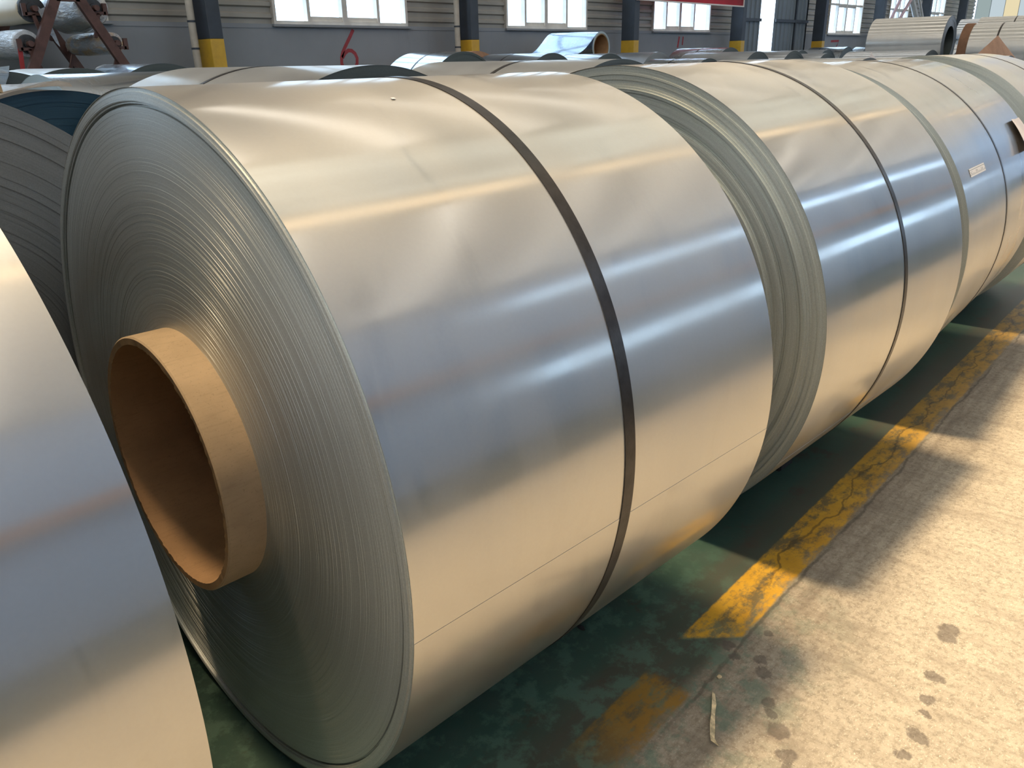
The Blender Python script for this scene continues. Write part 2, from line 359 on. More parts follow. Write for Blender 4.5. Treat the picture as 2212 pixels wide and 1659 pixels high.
SILL = 2.015
TOPW = 4.5
COLX = [0.35, 5.48, 10.55, 15.75, 20.90, 26.37, 31.6, 36.9, 42.1]
WINS = [(1.75, 4.42, (2.4, 3.08, 3.77)), (6.90, 9.59, (7.55, 8.25, 8.95)), (12.15, 14.80, (12.75, 13.40, 14.09)), (17.44, 20.25, (18.07, 18.72, 19.41)),
        (28.2, 31.2, (28.95, 29.7, 30.5)), (34.0, 36.2, (34.6, 35.1, 35.6)), (38.4, 41.0, (39.0, 39.7, 40.3)), (-4.6, -1.0, (-3.7, -2.8, -1.9))]
DOORX = (22.1, 26.1)
def ribbed(x0, x1, z0, z1, y, pitch=0.16, depth=0.035):
    bm = bmesh.new(); rows = []; z = z0; k = 0
    pat = [(0.0, 0.0), (0.42, 0.0), (0.55, -depth), (0.87, -depth)]
    while True:
        for f, d in pat:
            zz = z + f * pitch
            if zz > z1: break
            rows.append((zz, y + d))
        z += pitch
        if z > z1: break
    rows.append((z1, y))
    vs = [(bm.verts.new((x0, b, a)), bm.verts.new((x1, b, a))) for a, b in rows]
    for A, B in zip(vs, vs[1:]): bm.faces.new([A[0], A[1], B[1], B[0]])
    return bm
bm = bmesh.new()
segs = [(XL, DOORX[0]), (DOORX[1], XR)]
for a, b in segs: box(bm, a, b, YB, YB + 0.24, 0.0, SILL - 0.055)
wall = struct(bm_obj('wall_back', bm, M['dado']))
# sill course, and ribbed sheet over it between the windows
bm = bmesh.new()
for a, b in segs: box(bm, a, b, YB - 0.008, YB + 0.24, SILL - 0.055, SILL + 0.004)
bm_obj('sill_course', bm, M['dado'], wall)
spans = sorted([(a, b) for a, b, _ in WINS] + [DOORX])
cur = XL
for a, b in spans + [(XR, XR)]:
    if a - cur > 0.02:
        bm_obj('cladding', ribbed(cur, a, SILL, TOPW, YB + 0.06), M['clad'], wall)
    cur = b
bm_obj('upper_cladding', ribbed(XL, XR, TOPW, ZC, YB + 0.06, 0.3, 0.05), M['clad_up'], wall)
def window(n, x0, x1, mull, y, ztop, z0=SILL, back=True):
    root = struct(bpy.data.objects.new('window_%d' % n, None)); COL.objects.link(root); root.location = ((x0 + x1) / 2, y, z0)
    cx = (x0 + x1) / 2; h = ztop - z0
    def lb(name, a, b, c, d, e, f, mat):
        bm = bmesh.new(); box(bm, a - cx, b - cx, c, d, e, f); return bm_obj(name, bm, mat, root)
    ya, yb = (-0.03, 0.09) if back else (-0.09, 0.03)
    fr = bmesh.new(); t_ = 0.05
    box(fr, x0 - cx, x1 - cx, ya, yb, 0, t_); box(fr, x0 - cx, x1 - cx, ya, yb, h - t_, h)
    box(fr, x0 - cx, x0 - cx + t_, ya, yb, t_, h - t_); box(fr, x1 - cx - t_, x1 - cx, ya, yb, t_, h - t_)
    bm_obj('window_frame', fr, M['frame'], root)
    lb('window_sill', x0 - 0.04, x1 + 0.04, ya - 0.05, yb, -0.035, 0.0, M['dado'])
    tz = 0.92
    lb('transom', x0 + t_, x1 - t_, ya + 0.02, yb - 0.02, tz - 0.03, tz + 0.03, M['frame'])
    xs = [x0 + t_] + list(mull) + [x1 - t_]
    for k, q in enumerate(mull):
        ww = 0.05 if k == 1 else 0.028
        lb('mullion', q - ww, q + ww, ya + 0.01, yb - 0.01, t_, h - t_, M['frame'])
    for k in range(len(xs) - 1):
        inner = 0 < k < len(xs) - 2
        off = 0.012 if inner else 0.04
        if inner:
            s = bmesh.new(); a, b = xs[k] - cx, xs[k + 1] - cx
            box(s, a + 0.03, b - 0.03, off - 0.012, off + 0.012, t_, t_ + 0.07); box(s, a + 0.03, b - 0.03, off - 0.012, off + 0.012, tz - 0.08, tz - 0.031)
            bm_obj('sash_rail', s, M['frame'], root)
        g = bmesh.new(); a, b = xs[k] - cx + 0.02, xs[k + 1] - cx - 0.02
        box(g, a, b, off - 0.003, off + 0.003, t_ + 0.001, tz - 0.031); bm_obj('pane', g, M['glass'], root)
        g = bmesh.new(); box(g, a, b, 0.037, 0.043, tz + 0.031, h - t_); bm_obj('pane', g, M['glass'], root)
    return root
for n, (a, b, mu) in enumerate(WINS): window(n + 1, a, b, mu, YB + 0.02, TOPW)

# door with a gap of daylight between its two leaves
dr = struct(bpy.data.objects.new('door_1', None)); COL.objects.link(dr); dr.location = (24.1, YB, 0)
def leaf(name, x0, x1, y, z1=4.6, n=0):
    bm = bmesh.new(); prof = []; x = x0
    while x < x1 - 1e-6:
        e = min(x + 0.28, x1)
        prof += [(x, 0.0), (min(x + 0.20, e), 0.0), (min(x + 0.225, e), -0.03), (min(x + 0.255, e), -0.03)]
        x = e
    prof.append((x1, 0.0))
    vs = [(bm.verts.new((px - 24.1, y + d, 0.03)), bm.verts.new((px - 24.1, y + d, z1))) for px, d in prof]
    for A, B in zip(vs, vs[1:]): bm.faces.new([A[0], B[0], B[1], A[1]])
    o = bm_obj(name, bm, M['door'], dr)
    rb = bmesh.new(); box(rb, x0 - 24.1, x1 - 24.1, y - 0.075, y - 0.035, 2.32, 2.40); box(rb, x0 - 24.1, x1 - 24.1, y - 0.075, y - 0.035, 0.1, 0.18)
    bm_obj('door_rail', rb, M['column'], o)
leaf('door_leaf', 22.1, 23.22, 0.05)
leaf('door_leaf', 24.02, 26.35, -0.02)
bm = bmesh.new(); box(bm, -2.0, 2.0, 0.0, 0.2, 4.6, ZC); bm_obj('door_header', bm, M['clad'], dr)
bm = bmesh.new(); box(bm, 1.28, 1.36, -0.10, -0.055, 0.03, 4.6); bm_obj('door_stile', bm, M['column'], dr)

def sheet_wall(name, x0, x1, y0, y1, z0, z1, mat):
    bm = bmesh.new(); box(bm, x0, x1, y0, y1, z0, z1); return struct(bm_obj(name, bm, mat))
lw = sheet_wall('wall_left', XL - 0.2, XL, YF, YB, 0, ZC, M['roof'])
for k in range(9):
    bm = bmesh.new(); box(bm, XL + 0.001, XL + 0.03, -8.2 + k * 1.1, -7.15 + k * 1.1, 4.4, 8.7); bm_obj('panel', bm, M['added_end_light'], lw)  # added glowing panels, out of view, to light the main coil's end face
# far end wall: vertical light panels, pale blue, with rainbow glare painted in as cream
endw = sheet_wall('wall_right', XR + 0.06, XR + 0.3, YF, YB, 0, ZC, M['dado'])
pc = [lamp_mat('daylit_pale_panel', (0.66, 0.78, 0.84), 0.62), lamp_mat('painted_glare_panel', (0.95, 0.82, 0.52), 0.66), lamp_mat('daylit_mint_panel', (0.42, 0.52, 0.52), 0.6), lamp_mat('daylit_blue_panel', (0.48, 0.66, 0.95), 0.66)]
y = YB - 0.05; k = 0
seq = [2, 0, 1, 0, 3, 3, 3, 0, 3, 3, 0, 3, 3]
while y > YF + 0.6:
    bm = bmesh.new(); box(bm, XR, XR + 0.05, y - 0.57, y, 0.0, ZC - 0.02, 0.008)
    bm_obj('panel', bm, pc[seq[min(k, len(seq) - 1)]], endw); y -= 0.6; k += 1
# side of the hall behind the camera: low wall, windows in two bands, crane runway
bm = bmesh.new(); box(bm, XL, XR, YF - 0.24, YF, 0, 2.3); box(bm, XL, XR, YF - 0.24, YF, 3.05, 7.0); box(bm, XL, XR, YF - 0.24, YF, 7.9, ZC)
for a, b in ((XL, 6.5), (14, 14.6), (22, 22.6), (30, 30.6), (38, 38.6), (45, XR)): box(bm, a, b, YF - 0.24, YF, 2.3, 3.05)
for a, b in ((XL, 8.5), (45, XR)): box(bm, a, b, YF - 0.24, YF, 7.0, 7.9)
wf = struct(bm_obj('wall_front', bm, M['clad_front']))
for za, zb, xa in ((2.3, 3.05, 6.5), (7.0, 7.9, 8.5)):
    for k in range(16):
        a = xa + (45 - xa) * k / 16; b = xa + (45 - xa) * (k + 1) / 16
        bm = bmesh.new(); box(bm, a + 0.02, b - 0.02, YF - 0.126, YF - 0.12, za, zb); bm_obj('pane', bm, M['glass'], wf)
bm = bmesh.new(); box(bm, XL, XR, YF + 0.35, YF + 0.65, 3.85, 4.3); struct(bm_obj('trim_1', bm, M['crane']))

# roof with daylight strips
RIDGE = 0.0
bm = bmesh.new()
PANX = [1.2 + 2.7 * k for k in range(-4, 17)]
PW, PY0, PY1 = 0.9, -1.6, 2.1
SW = 0.56
box(bm, XL, XR, YF - 0.3, -1.0, ZC, ZC + 0.12); box(bm, XL, XR, 1.9, YB + 0.3, ZC, ZC + 0.12)
ceil = struct(bm_obj('ceiling', bm, M['roof']))
for px in PANX:
    if px + PW / 2 < XL or px - PW / 2 > XR: continue
    for nm, y0, y1, ww, mt in (('skylight_panel', YF + 0.4, -1.95, SW, 'skylight2'), ('skylight_panel', 2.2, YB - 0.4, SW, 'skylight3')):
        bm = bmesh.new(); box(bm, px - ww / 2, px + ww / 2, y0, y1, ZC - 0.03, ZC - 0.001)
        bm_obj(nm, bm, M[mt], ceil)
for k in range(int((XR - XL) / 2.5)):
    for y0, y1, z0_, mt in ((-1.02, 1.92, 0.14, 'roof_glass'), (-1.7, -1.25, -0.001, 'skylight_warm')):
        bm = bmesh.new()
        if mt == 'roof_glass': bm.faces.new([bm.verts.new(q) for q in ((XL + 2.5 * k, y0, ZC + z0_), (XL + 2.5 * k + 2.48, y0, ZC + z0_), (XL + 2.5 * k + 2.48, y1, ZC + z0_), (XL + 2.5 * k, y1, ZC + z0_))])
        else: box(bm, XL + 2.5 * k + 0.02, XL + 2.5 * k + 2.48, y0, y1, ZC - 0.03, ZC - 0.001)
        bm_obj('ridge_panel', bm, M[mt], ceil)
for k in range(11):
    bm = bmesh.new(); xx = XL + 2.0 + k * 5.2; box(bm, xx - 0.1, xx + 0.1, YF, YB, ZC - 0.4, ZC - 0.04); bm_obj('roof_beam', bm, M['roof'], ceil)

# columns, each with its yellow foot, and the drain pipes beside them
order = ['first', 'second', 'third', 'fourth', 'fifth']
CL = ['dark blue steel column with yellow foot behind the A-frame roll rack', 'dark blue column with yellow foot right of the red painted 6', 'dark blue column with yellow foot behind the coil with loose flared tail',
      'dark blue column with yellow foot left of the sheet metal door', 'dark blue column with yellow foot right of the sheet metal door', None, None, None]
CL = {0.35: 'dark blue column hidden left of the roll rack', 5.48: 'dark blue column with yellow foot just right of the A-frame roll rack', 10.55: 'dark blue column with yellow foot right of the red painted 6',
      15.75: 'dark blue column with yellow foot right of the coil with a flared loose tail', 20.90: 'dark blue column with yellow foot left of the sheet metal door', 26.37: 'dark blue column with yellow foot right of the sheet metal door',
      31.6: 'dark blue column standing behind the big grey coil, nearest the door', 36.9: 'dark blue column behind the big grey coil, with white braces beside it', 42.1: 'dark blue column nearest the pale end wall'}
for i, xc in enumerate(COLX):
    if i == 0: continue
    t = thing('column', CL[xc], 'column', (xc + 0.1, 9.4, 0), 0, 'columns along the window wall')
    bm = bmesh.new(); box(bm, -0.1, 0.1, 0, 0.34, 1.79, ZC - 0.03, 0.006); bm_obj('shaft', bm, M['column'], t)
    bm = bmesh.new(); box(bm, -0.102, 0.102, -0.002, 0.342, 0.0, 1.79, 0.006); bm_obj('yellow_foot', bm, M['yellow'], t)
for x_, lab in ((5.355, 'old white drain pipe left of the column by the roll rack'), (10.40, 'old white drain pipe left of the column right of the red 6')):
    t = thing('drain_pipe', lab, 'pipe', (x_, 9.6, 0), 0, 'drain pipes on the window wall')
    bm = bmesh.new(); tube_path(bm, [(0, 0, 0), (0, 0, ZC - 0.05)], 0.05, 16); bm_obj('pipe', bm, M['pvc'], t, True, 0.6)
    for zz in (1.35, 1.66, 2.0, 3.2):
        bm = bmesh.new(); lathe = [bm.verts.new((0.056 * math.cos(2 * PI * k / 16), 0.056 * math.sin(2 * PI * k / 16), z)) for z in (zz, zz + 0.025) for k in range(16)]
        for k in range(16): bm.faces.new([lathe[k], lathe[(k + 1) % 16], lathe[16 + (k + 1) % 16], lathe[16 + k]])
        bm_obj('pipe_clamp', bm, M['column'], t)

# ------------------------------------------------------------------ coils
def face_profile(r_in, R, n, amp, rng, sign, big=()):
    """stepped ring profile of the wound sheet edges: list of (x offset outward, r)"""
    pr = []; r = r_in; d = 0.0
    ws = [rng.uniform(0.4, 1.6) for _ in range(n)]; tot = sum(ws)
    for k, wv in enumerate(ws):
        r2 = r + (R - r_in) * wv / tot
        d = rng.gauss(0, amp) * 0.7 + d * 0.3
        f = (r + r2) / 2 / R
        for f0, f1, dd in big:
            if f0 <= f <= f1: d += dd
        pr += [(d, r + 1e-5), (d, r2)]
        r = r2
    return pr
def coil(name, label, loc, yaw, R, L, mats, r_in=0.27, rings=30, amp=0.0015, seg=96, seed=1, straps=(), strap_w=0.03, strap_tilt=(0.0, 0.0), core=None, tail=None, big0=(), big1=(), group=None, cat='steel coil', strap_mat='strap', lift=0.0, back=True):
    """a wound steel coil lying on its side, axis along local X from 0 to L, origin on the floor under the near face"""
    rng = random.Random(seed)
    root = thing(name, label, cat, loc, yaw, group)
    ax = Vector((0, 0, R + lift))
    def place(o): o.location = ax; return o
    st, ed = mats
    # outer sheet: one full turn with the tail end standing a sheet's thickness proud
    bm = bmesh.new(); a0 = tail if tail is not None else math.radians(200); nx = 2
    th = 0.0005
    x0, x1 = (-0.0005, L + 0.0005) if tail is None else (-0.003, L + 0.007)
    prev = None; rows = []
    for k in range(seg + 1):
        a = a0 - 2 * PI * k / seg; r = R - th * (k / seg) 
        rows.append([(x0, r, a), (x1, r, a)])
    inner = [[bm.verts.new((x, (r - th * 0.6) * -math.cos(a), (r - th * 0.6) * math.sin(a))) for x, r, a in rw] for rw in rows]
    outer = [[bm.verts.new((x, r * -math.cos(a), r * math.sin(a))) for x, r, a in rw] for rw in rows]
    for k in range(seg):
        bm.faces.new([outer[k][0], outer[k][1], outer[k + 1][1], outer[k + 1][0]])
        bm.faces.new([outer[k][0], outer[k + 1][0], inner[k + 1][0], inner[k][0]])
        bm.faces.new([outer[k][1], inner[k][1], inner[k + 1][1], outer[k + 1][1]])
    bm.faces.new([outer[0][0], inner[0][0], inner[0][1], outer[0][1]])
    place(bm_obj('outer_sheet', bm, M[st], root, True, 0.5))
    Rb = R - th * 1.7
    for sgn, big, nm in (((-1, big0, 'coil_end'),) if not back else ((-1, big0, 'coil_end'), (1, big1, 'coil_end'))):
        bm = bmesh.new(); rg = rings if (sgn < 0 or rings > 60) else max(8, rings // 2)
        pr = face_profile(r_in, Rb, rg, amp, rng, sgn, big)
        base = 0.0 if sgn < 0 else L
        prof = [(base - sgn * 0.05, r_in + 0.0)] + [(base + sgn * d, r) for d, r in pr] + [(base - sgn * 0.04, Rb)]
        lathe_x(bm, prof, seg)
        place(bm_obj(nm, bm, M[ed], root, False))
    if core:
        ro, ri, pro, back_pro, cm = core
        bm = bmesh.new(); rim = []
        n = seg
        prof = [(-pro, ri), (-pro + 0.0, ro - 0.003), (-pro + 0.003, ro), (L + back_pro, ro), (L + back_pro, ri)]
        rg2 = random.Random(seed + 5)
        jit = {}
        def wob(x, r, k):
            if x < -pro + 0.001 and r < ro - 0.004: return rg2.uniform(-0.0006, 0.0016)
            return 0.0
        lathe_x(bm, prof, n, True, 0.0, wob)
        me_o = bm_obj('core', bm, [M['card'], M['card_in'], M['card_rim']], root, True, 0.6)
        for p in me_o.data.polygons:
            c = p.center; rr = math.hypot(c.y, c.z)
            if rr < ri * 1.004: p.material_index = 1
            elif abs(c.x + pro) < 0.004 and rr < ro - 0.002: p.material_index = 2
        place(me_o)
    else:
        bm = bmesh.new(); lathe_x(bm, [(0.0, r_in), (L, r_in)], max(32, seg // 2)); place(bm_obj('bore', bm, M['edge_dark'], root, True))
    for s in straps:
        bm = bmesh.new(); h = strap_w / 2; rr = R + 0.0015
        cut = lathe_x(bm, [(s - h, rr - 0.0013), (s - h, rr), (s + h, rr), (s + h, rr - 0.0013)], seg)
        for v in bm.verts:
            v.co.x += strap_tilt[0] * v.co.y + strap_tilt[1] * v.co.z
        place(bm_obj('strap', bm, M[strap_mat], root, True, 0.5))
    return root

STEEL_ROW = 'galvanized steel coils in the front row'
coil('steel_coil', 'galvanized coil partly in view, in front of the protruding cardboard core', (-0.38 - 1.15, 0.015, 0), 0.0, 0.725, 1.15, ('steel_d', 'edge_b'), seed=11, rings=40, seg=192, amp=0.0012, core=(0.268, 0.254, 0.0, 0.0, 'card'), group=STEEL_ROW)
ROWX = 1.0525
c1 = coil('steel_coil', 'large galvanized coil with cardboard core sticking out of its end', (0, 0, 0), -0.0678, 0.7192, ROWX, ('steel_a', 'edge_a'), seed=3, rings=150, seg=288, amp=0.00022,
     straps=(0.5289,), strap_w=0.030, strap_tilt=(0.0138, 0.0514), core=(0.27, 0.254, 0.0771, 0.0, 'card'), tail=math.radians(-6), big0=((0.955, 0.963, -0.006), (0.963, 0.992, 0.004)), big1=(), group=STEEL_ROW)
coil('steel_coil', 'galvanized coil second in the front row, behind the one with protruding core', (1.4029, -0.0513, 0), -0.0523, 0.7239, ROWX, ('steel_b', 'edge_b'), seed=5, rings=90, seg=240, amp=0.0016,
     straps=(0.54,), strap_w=0.022, strap_tilt=(0.0, 0.03), core=(0.268, 0.254, 0.0, 0.0, 'card'), tail=math.radians(-30), big0=((0.90, 0.915, 0.008), (0.83, 0.84, -0.005), (0.76, 0.775, 0.007), (0.70, 0.72, 0.006)), group=STEEL_ROW)
coil('steel_coil', 'galvanized coil with a small white sticker on its side', (2.6568, -0.0742, 0), 0.0323, 0.7158, 1.4221, ('steel_c', 'edge_b'), seed=8, rings=60, seg=192, amp=0.0012,
     straps=(0.70,), strap_w=0.019, core=(0.268, 0.254, 0.0, 0.0, 'card'), group=STEEL_ROW)
coil('steel_coil', 'galvanized coil at the far end of the front row', (4.3314, -0.0571, 0), -0.0136, 0.7219, 1.05, ('steel_d', 'edge_b'), seed=9, rings=50, seg=160, amp=0.0015,
     straps=(0.66,), strap_w=0.02, core=(0.268, 0.254, 0.0, 0.0, 'card'), group=STEEL_ROW)

# details of the front row
def shell_patch(name, root, R, yaw0, t0, t1, a0, a1, mat, lift=0.001, curl=None, nx=8, na=10, thick=0.0006):
    """a sheet lying on a coil's side; angles from the horizontal towards the camera, in degrees"""
    bm = bmesh.new(); g = []
    for i in range(nx + 1):
        row = []
        for j in range(na + 1):
            u, v = i / nx, j / na
            t_ = t0 + (t1 - t0) * u; a = math.radians(a0 + (a1 - a0) * v)
            l = lift + (curl(u, v) if curl else 0.0)
            row.append((t_, a, l))
        g.append(row)
    def mk(off):
        return [[bm.verts.new((t_, -(R + l + off) * math.cos(a), R + (R + l + off) * math.sin(a))) for t_, a, l in row] for row in g]
    A, B = mk(0.0), mk(thick)
    for i in range(nx):
        for j in range(na):
            bm.faces.new([A[i][j], A[i + 1][j], A[i + 1][j + 1], A[i][j + 1]]); bm.faces.new([B[i][j], B[i][j + 1], B[i + 1][j + 1], B[i + 1][j]])
    for i in range(nx):
        bm.faces.new([A[i][0], B[i][0], B[i + 1][0], A[i + 1][0]]); bm.faces.new([A[i][na], A[i + 1][na], B[i + 1][na], B[i][na]])
    for j in range(na):
        bm.faces.new([A[0][j], A[0][j + 1], B[0][j + 1], B[0][j]]); bm.faces.new([A[nx][j], B[nx][j], B[nx][j + 1], A[nx][j + 1]])
    return bm_obj(name, bm, mat, root, True, 0.6)

def sticker_mat():
    # white label printed with two rules and rows of small text
    t = NT('printed_white_label'); g = t.n('ShaderNodeTexCoord').outputs['Generated']; x, y, z = t.sep(g)
    def band(v, c, h): return t.math('LESS_THAN', t.math('ABSOLUTE', t.math('SUBTRACT', v, c)), h)
    v = z
    ink = t.math('MAXIMUM', band(v, 0.80, 0.03), band(v, 0.24, 0.02))
    words = t.math('MULTIPLY', band(v, 0.52, 0.12), t.math('GREATER_THAN', t.noise(t.mapping(g, sc=(60, 1, 16)), 1.0, 1.0), 0.53))
    cells = t.math('MAXIMUM', t.math('MAXIMUM', band(x, 0.10, 0.06), band(x, 0.45, 0.06)), band(x, 0.78, 0.07))
    small = t.math('MULTIPLY', band(v, 0.36, 0.045), t.math('GREATER_THAN', t.noise(t.mapping(g, sc=(90, 1, 4)), 1.0, 1.0), 0.5))
    ink = t.math('MAXIMUM', ink, t.math('MAXIMUM', t.math('MULTIPLY', words, cells), t.math('MULTIPLY', small, 0.6)))
    return t.bsdf(t.mix(t.math('MULTIPLY', ink, 0.8), (0.80, 0.77, 0.74), (0.05, 0.05, 0.06)), 0.5)
c3 = [o for o in COL.objects if o.get('label', '').startswith('galvanized coil with a small white sticker')][0]
shell_patch('sticker', c3, 0.7158, 0, 0.146, 0.40, 24.9, 27.5, sticker_mat(), 0.0008)
# loose paper taped near the far end of the third coil
pp = shell_patch('paper_sheet', None, 0.7158, 0, 1.16, 1.415, 24.5, 37.5, M['paper'], 0.002, lambda u, v: 0.016 * (1 - v) ** 2 + 0.024 * math.exp(-((u - 0.12) / 0.16) ** 2) * (1 - 0.4 * v) + 0.008 * math.sin(7 * u + 2 * v) ** 2 , 16, 12, 0.0004)
pp.location = c3.location; pp.rotation_euler = c3.rotation_euler
tag(pp, 'loose white paper sheet curling off the side of the coil with the sticker', 'paper')

def lump(name, label, cat, loc, size, mat, seed=0, n=1):
    bm = bmesh.new(); bmesh.ops.create_icosphere(bm, subdivisions=2, radius=1.0); rg = random.Random(seed)
    for v in bm.verts:
        k = 1 + rg.uniform(-0.25, 0.25); v.co = Vector((v.co.x * size[0] * k, v.co.y * size[1] * k, max(0.0, (v.co.z + 0.9)) * size[2] * 0.55))
    o = bm_obj(name, bm, mat); o.location = loc; return tag(o, label, cat)
M['rubber'] = plain('black_rubber', (0.012, 0.012, 0.013), 0.7, 0, 20, 0.2, 0.2)
# wedge under the second coil
bm = bmesh.new(); pts = [(-0.04, 0.0), (0.05, 0.0), (0.05, 0.02), (-0.005, 0.055), (-0.04, 0.055)]
f0 = [bm.verts.new((-0.05, y, z)) for y, z in pts]; f1 = [bm.verts.new((0.05, y, z)) for y, z in pts]
bm.faces.new(f0); bm.faces.new(f1[::-1])
for k in range(5): bm.faces.new([f0[k], f0[(k + 1) % 5], f1[(k + 1) % 5], f1[k]])
bmesh.ops.bevel(bm, geom=list(bm.edges), offset=0.006, segments=2, affect='EDGES')
o = bm_obj('wheel_chock', bm, M['rubber']); o.location = (2.04, -0.41, 0.0); o.rotation_euler = (0, 0, -0.05)
tag(o, 'black rubber chock wedged under the second coil of the front row', 'chock')
lump('rubber_crumb', 'tiny black scrap lying on the green floor beside the main coil', 'scrap', (0.785, -0.415, 0), (0.007, 0.013, 0.008), M['rubber'], 3)
# flaky twist of tape on the floor
M['tape'] = plain('flaky_cream_tape', (0.62, 0.50, 0.30), 0.6, 0, 60, 0.5, 0.3)
bm = bmesh.new(); path = [(0.80, -0.812), (0.765, -0.832), (0.735, -0.846), (0.70, -0.863), (0.672, -0.878), (0.655, -0.893)]
ws = [0.004, 0.006, 0.005, 0.007, 0.006, 0.010]; prev = None
for i, (x, y) in enumerate(path):
    z = 0.002 + 0.004 * (i % 2)
    q = [bm.verts.new((x, y - ws[i], z)), bm.verts.new((x, y + ws[i], z + 0.003)), bm.verts.new((x, y + ws[i], z + 0.0045)), bm.verts.new((x, y - ws[i], z + 0.0015))]
    if prev:
        for k in range(4): bm.faces.new([prev[k], prev[(k + 1) % 4], q[(k + 1) % 4], q[k]])
    else: bm.faces.new(q[::-1])
    prev = q
bm.faces.new(prev)
tag(bm_obj('tape_strip', bm, M['tape']), 'flaky twisted cream tape strip lying on the aisle floor', 'tape')
lump('tape_crumb', 'small cream crumb of tape on the floor near the tape strip', 'scrap', (0.86, -0.795, 0), (0.007, 0.006, 0.006), M['tape'], 4)
# white chip on top of the main coil
o = shell_patch('paint_chip', None, 0.7192, 0, 0.394, 0.403, 72.0, 72.6, M['paper'], 0.0012, None, 2, 2, 0.0005)
o.location = c1.location; o.rotation_euler = c1.rotation_euler; tag(o, 'tiny white flake stuck on top of the main coil left of its strap', 'scrap')

# ------------------------------------------------------------------ stock lying across the front row (axes towards the window wall)
Q = PI / 2
BACK = 'coils stored behind the front row'
def stock(label, x, y, R, L, st='steel_bg', ed='edge_dark', straps=(), seg=96, rings=26, seed=1, core=None, lift=0.0, r_in=0.25, sw=0.025, strap_mat='strap', name='steel_coil', group=BACK, amp=0.0014):
    return coil(name, label, (x, y, 0), Q, R, L, (st, ed), seed=seed, rings=rings, seg=seg, amp=amp, straps=straps, strap_w=sw, core=core, lift=lift, r_in=r_in, group=group, strap_mat=strap_mat)
CORE = (0.262, 0.25, 0.0, 0.0, 'card')
stock('grey faced coil at the left edge, directly behind the coil with protruding core', -0.262, 0.80, 0.73, 0.95, ed='edge_grey', st='steel_matte', seed=21, rings=46, seg=160, core=CORE)
stock('strapped beige coil behind the main coil, its dark end right of the strap', 1.206, 0.80, 0.73, 1.20, st='steel_matte', straps=(0.66,), seed=22, rings=40, seg=160, core=CORE)
stock('strapped beige coil behind the second front coil, beside its grey ringed end', 2.672, 0.80, 0.73, 1.20, st='steel_matte', straps=(0.56,), seed=23, rings=40, seg=160, core=CORE)
d3 = stock('low beige coil with folded white paper on top, behind the third front coil', 5.95, 0.80, 0.713, 1.2, st='steel_matte', straps=(0.62,), seed=24, core=CORE)
stock('low coil showing only a dark sliver of its end left of the far ringed end', 7.40, 0.85, 0.708, 1.15, st='steel_matte', seed=25, core=CORE)
stock('coil with dark blue end at left, behind the grey faced coil', 0.62, 2.07, 0.695, 0.93, ed='edge_blue', st='steel_matte', seed=26, rings=36, seg=160, core=CORE)
l2 = coil('steel_coil', 'silver coil lying parallel to the wall, with pale blue end, behind the blue ended coil', (1.2, 3.80, 0), 0.0, 0.718, 1.2, ('steel_bright', 'edge_pale'), seed=27, rings=26, seg=128, straps=(1.02,), strap_w=0.04, core=CORE, group=BACK)
stock('coil with dark olive end just behind the pale blue ended silver coil', 2.05, 5.40, 0.7325, 1.0, ed='edge_dark', st='steel_matte', seed=28, core=CORE)
stock('dark ended coil below the left leg of the roll rack', 2.0, 6.75, 0.735, 0.85, ed='edge_dark', st='steel_bg', seed=29, core=CORE)
stock('silver coil with dark olive end below the right leg of the roll rack', 3.49, 6.9, 0.745, 0.94, ed='edge_dark', st='steel_bright', seed=30, core=CORE)
stock('bright silver coil reflecting the sky, between the two beige strapped coils', 7.82, 6.9, 0.785, 1.0, st='steel_bright', straps=(0.5,), seed=31, sw=0.03, core=CORE)
stock('strapped silver coil left of the loose tailed coil, with dark top of its end', 9.75, 6.9, 0.768, 1.25, st='steel_bg', straps=(0.74,), seed=33, core=CORE)
stock('strapped silver coil in front of the loose tailed coil', 11.285, 6.9, 0.757, 1.25, st='steel_bg', straps=(0.84,), seed=34, core=CORE)
stock('strapped silver coil with grey end left of the third column', 12.81, 6.9, 0.763, 1.30, st='steel_bg', ed='edge_grey', straps=(0.80,), seed=35, core=CORE)
stock('low silver strapped coil with small dark end behind the second front coil', 11.84, 5.35, 0.706, 1.04, st='steel_bright', straps=(0.58,), seed=36, core=CORE)
stock('pale grey coil with the left of two large dark ends', 13.67, 5.40, 0.752, 1.36, st='steel_bg', seed=37, core=CORE)
stock('pale grey coil with the right of two large dark ends', 15.19, 5.40, 0.752, 1.36, st='steel_bg', seed=38, core=CORE)
stock('silver coil with small dark end left of the big raised coil', 16.79, 5.40, 0.723, 1.2, st='steel_bg', seed=39, core=CORE)
stock('strapped silver coil with dark end in front of the fourth column', 15.62, 6.95, 0.797, 1.16, st='steel_bright', straps=(0.60,), seed=40, core=CORE)
stock('silver coil barely showing its dark end right of the two large dark ends', 19.07, 6.9, 0.757, 1.2, st='steel_bg', seed=41, core=CORE)
stock('far silver coil showing only the very top of its dark end', 20.6, 6.9, 0.762, 1.2, st='steel_bg', seed=42, core=CORE)
stock('far strapped silver coil with dark end right of the metal door', 25.55, 8.25, 0.80, 1.10, st='steel_bright', straps=(0.76,), seed=43, core=CORE)
stock('far silver coil peeping out left of the big raised coil', 27.25, 8.25, 0.80, 0.36, st='steel_bright', seed=44, core=CORE)
stock('coil wrapped in brown kraft paper right of the bright sky reflecting coil', 9.475, 8.25, 0.795, 1.1, st='kraft', ed='kraft', seed=45, core=CORE)
stock('silver coil with shiny top low in front of the red painted strokes', 15.2, 8.25, 0.72, 1.1, st='steel_bright', seed=46, core=CORE)

stock('coil under the draped white plastic sheet', 1.22, 4.57, 0.73, 0.78, ed='edge_dark', st='steel_matte', seed=47, core=CORE)

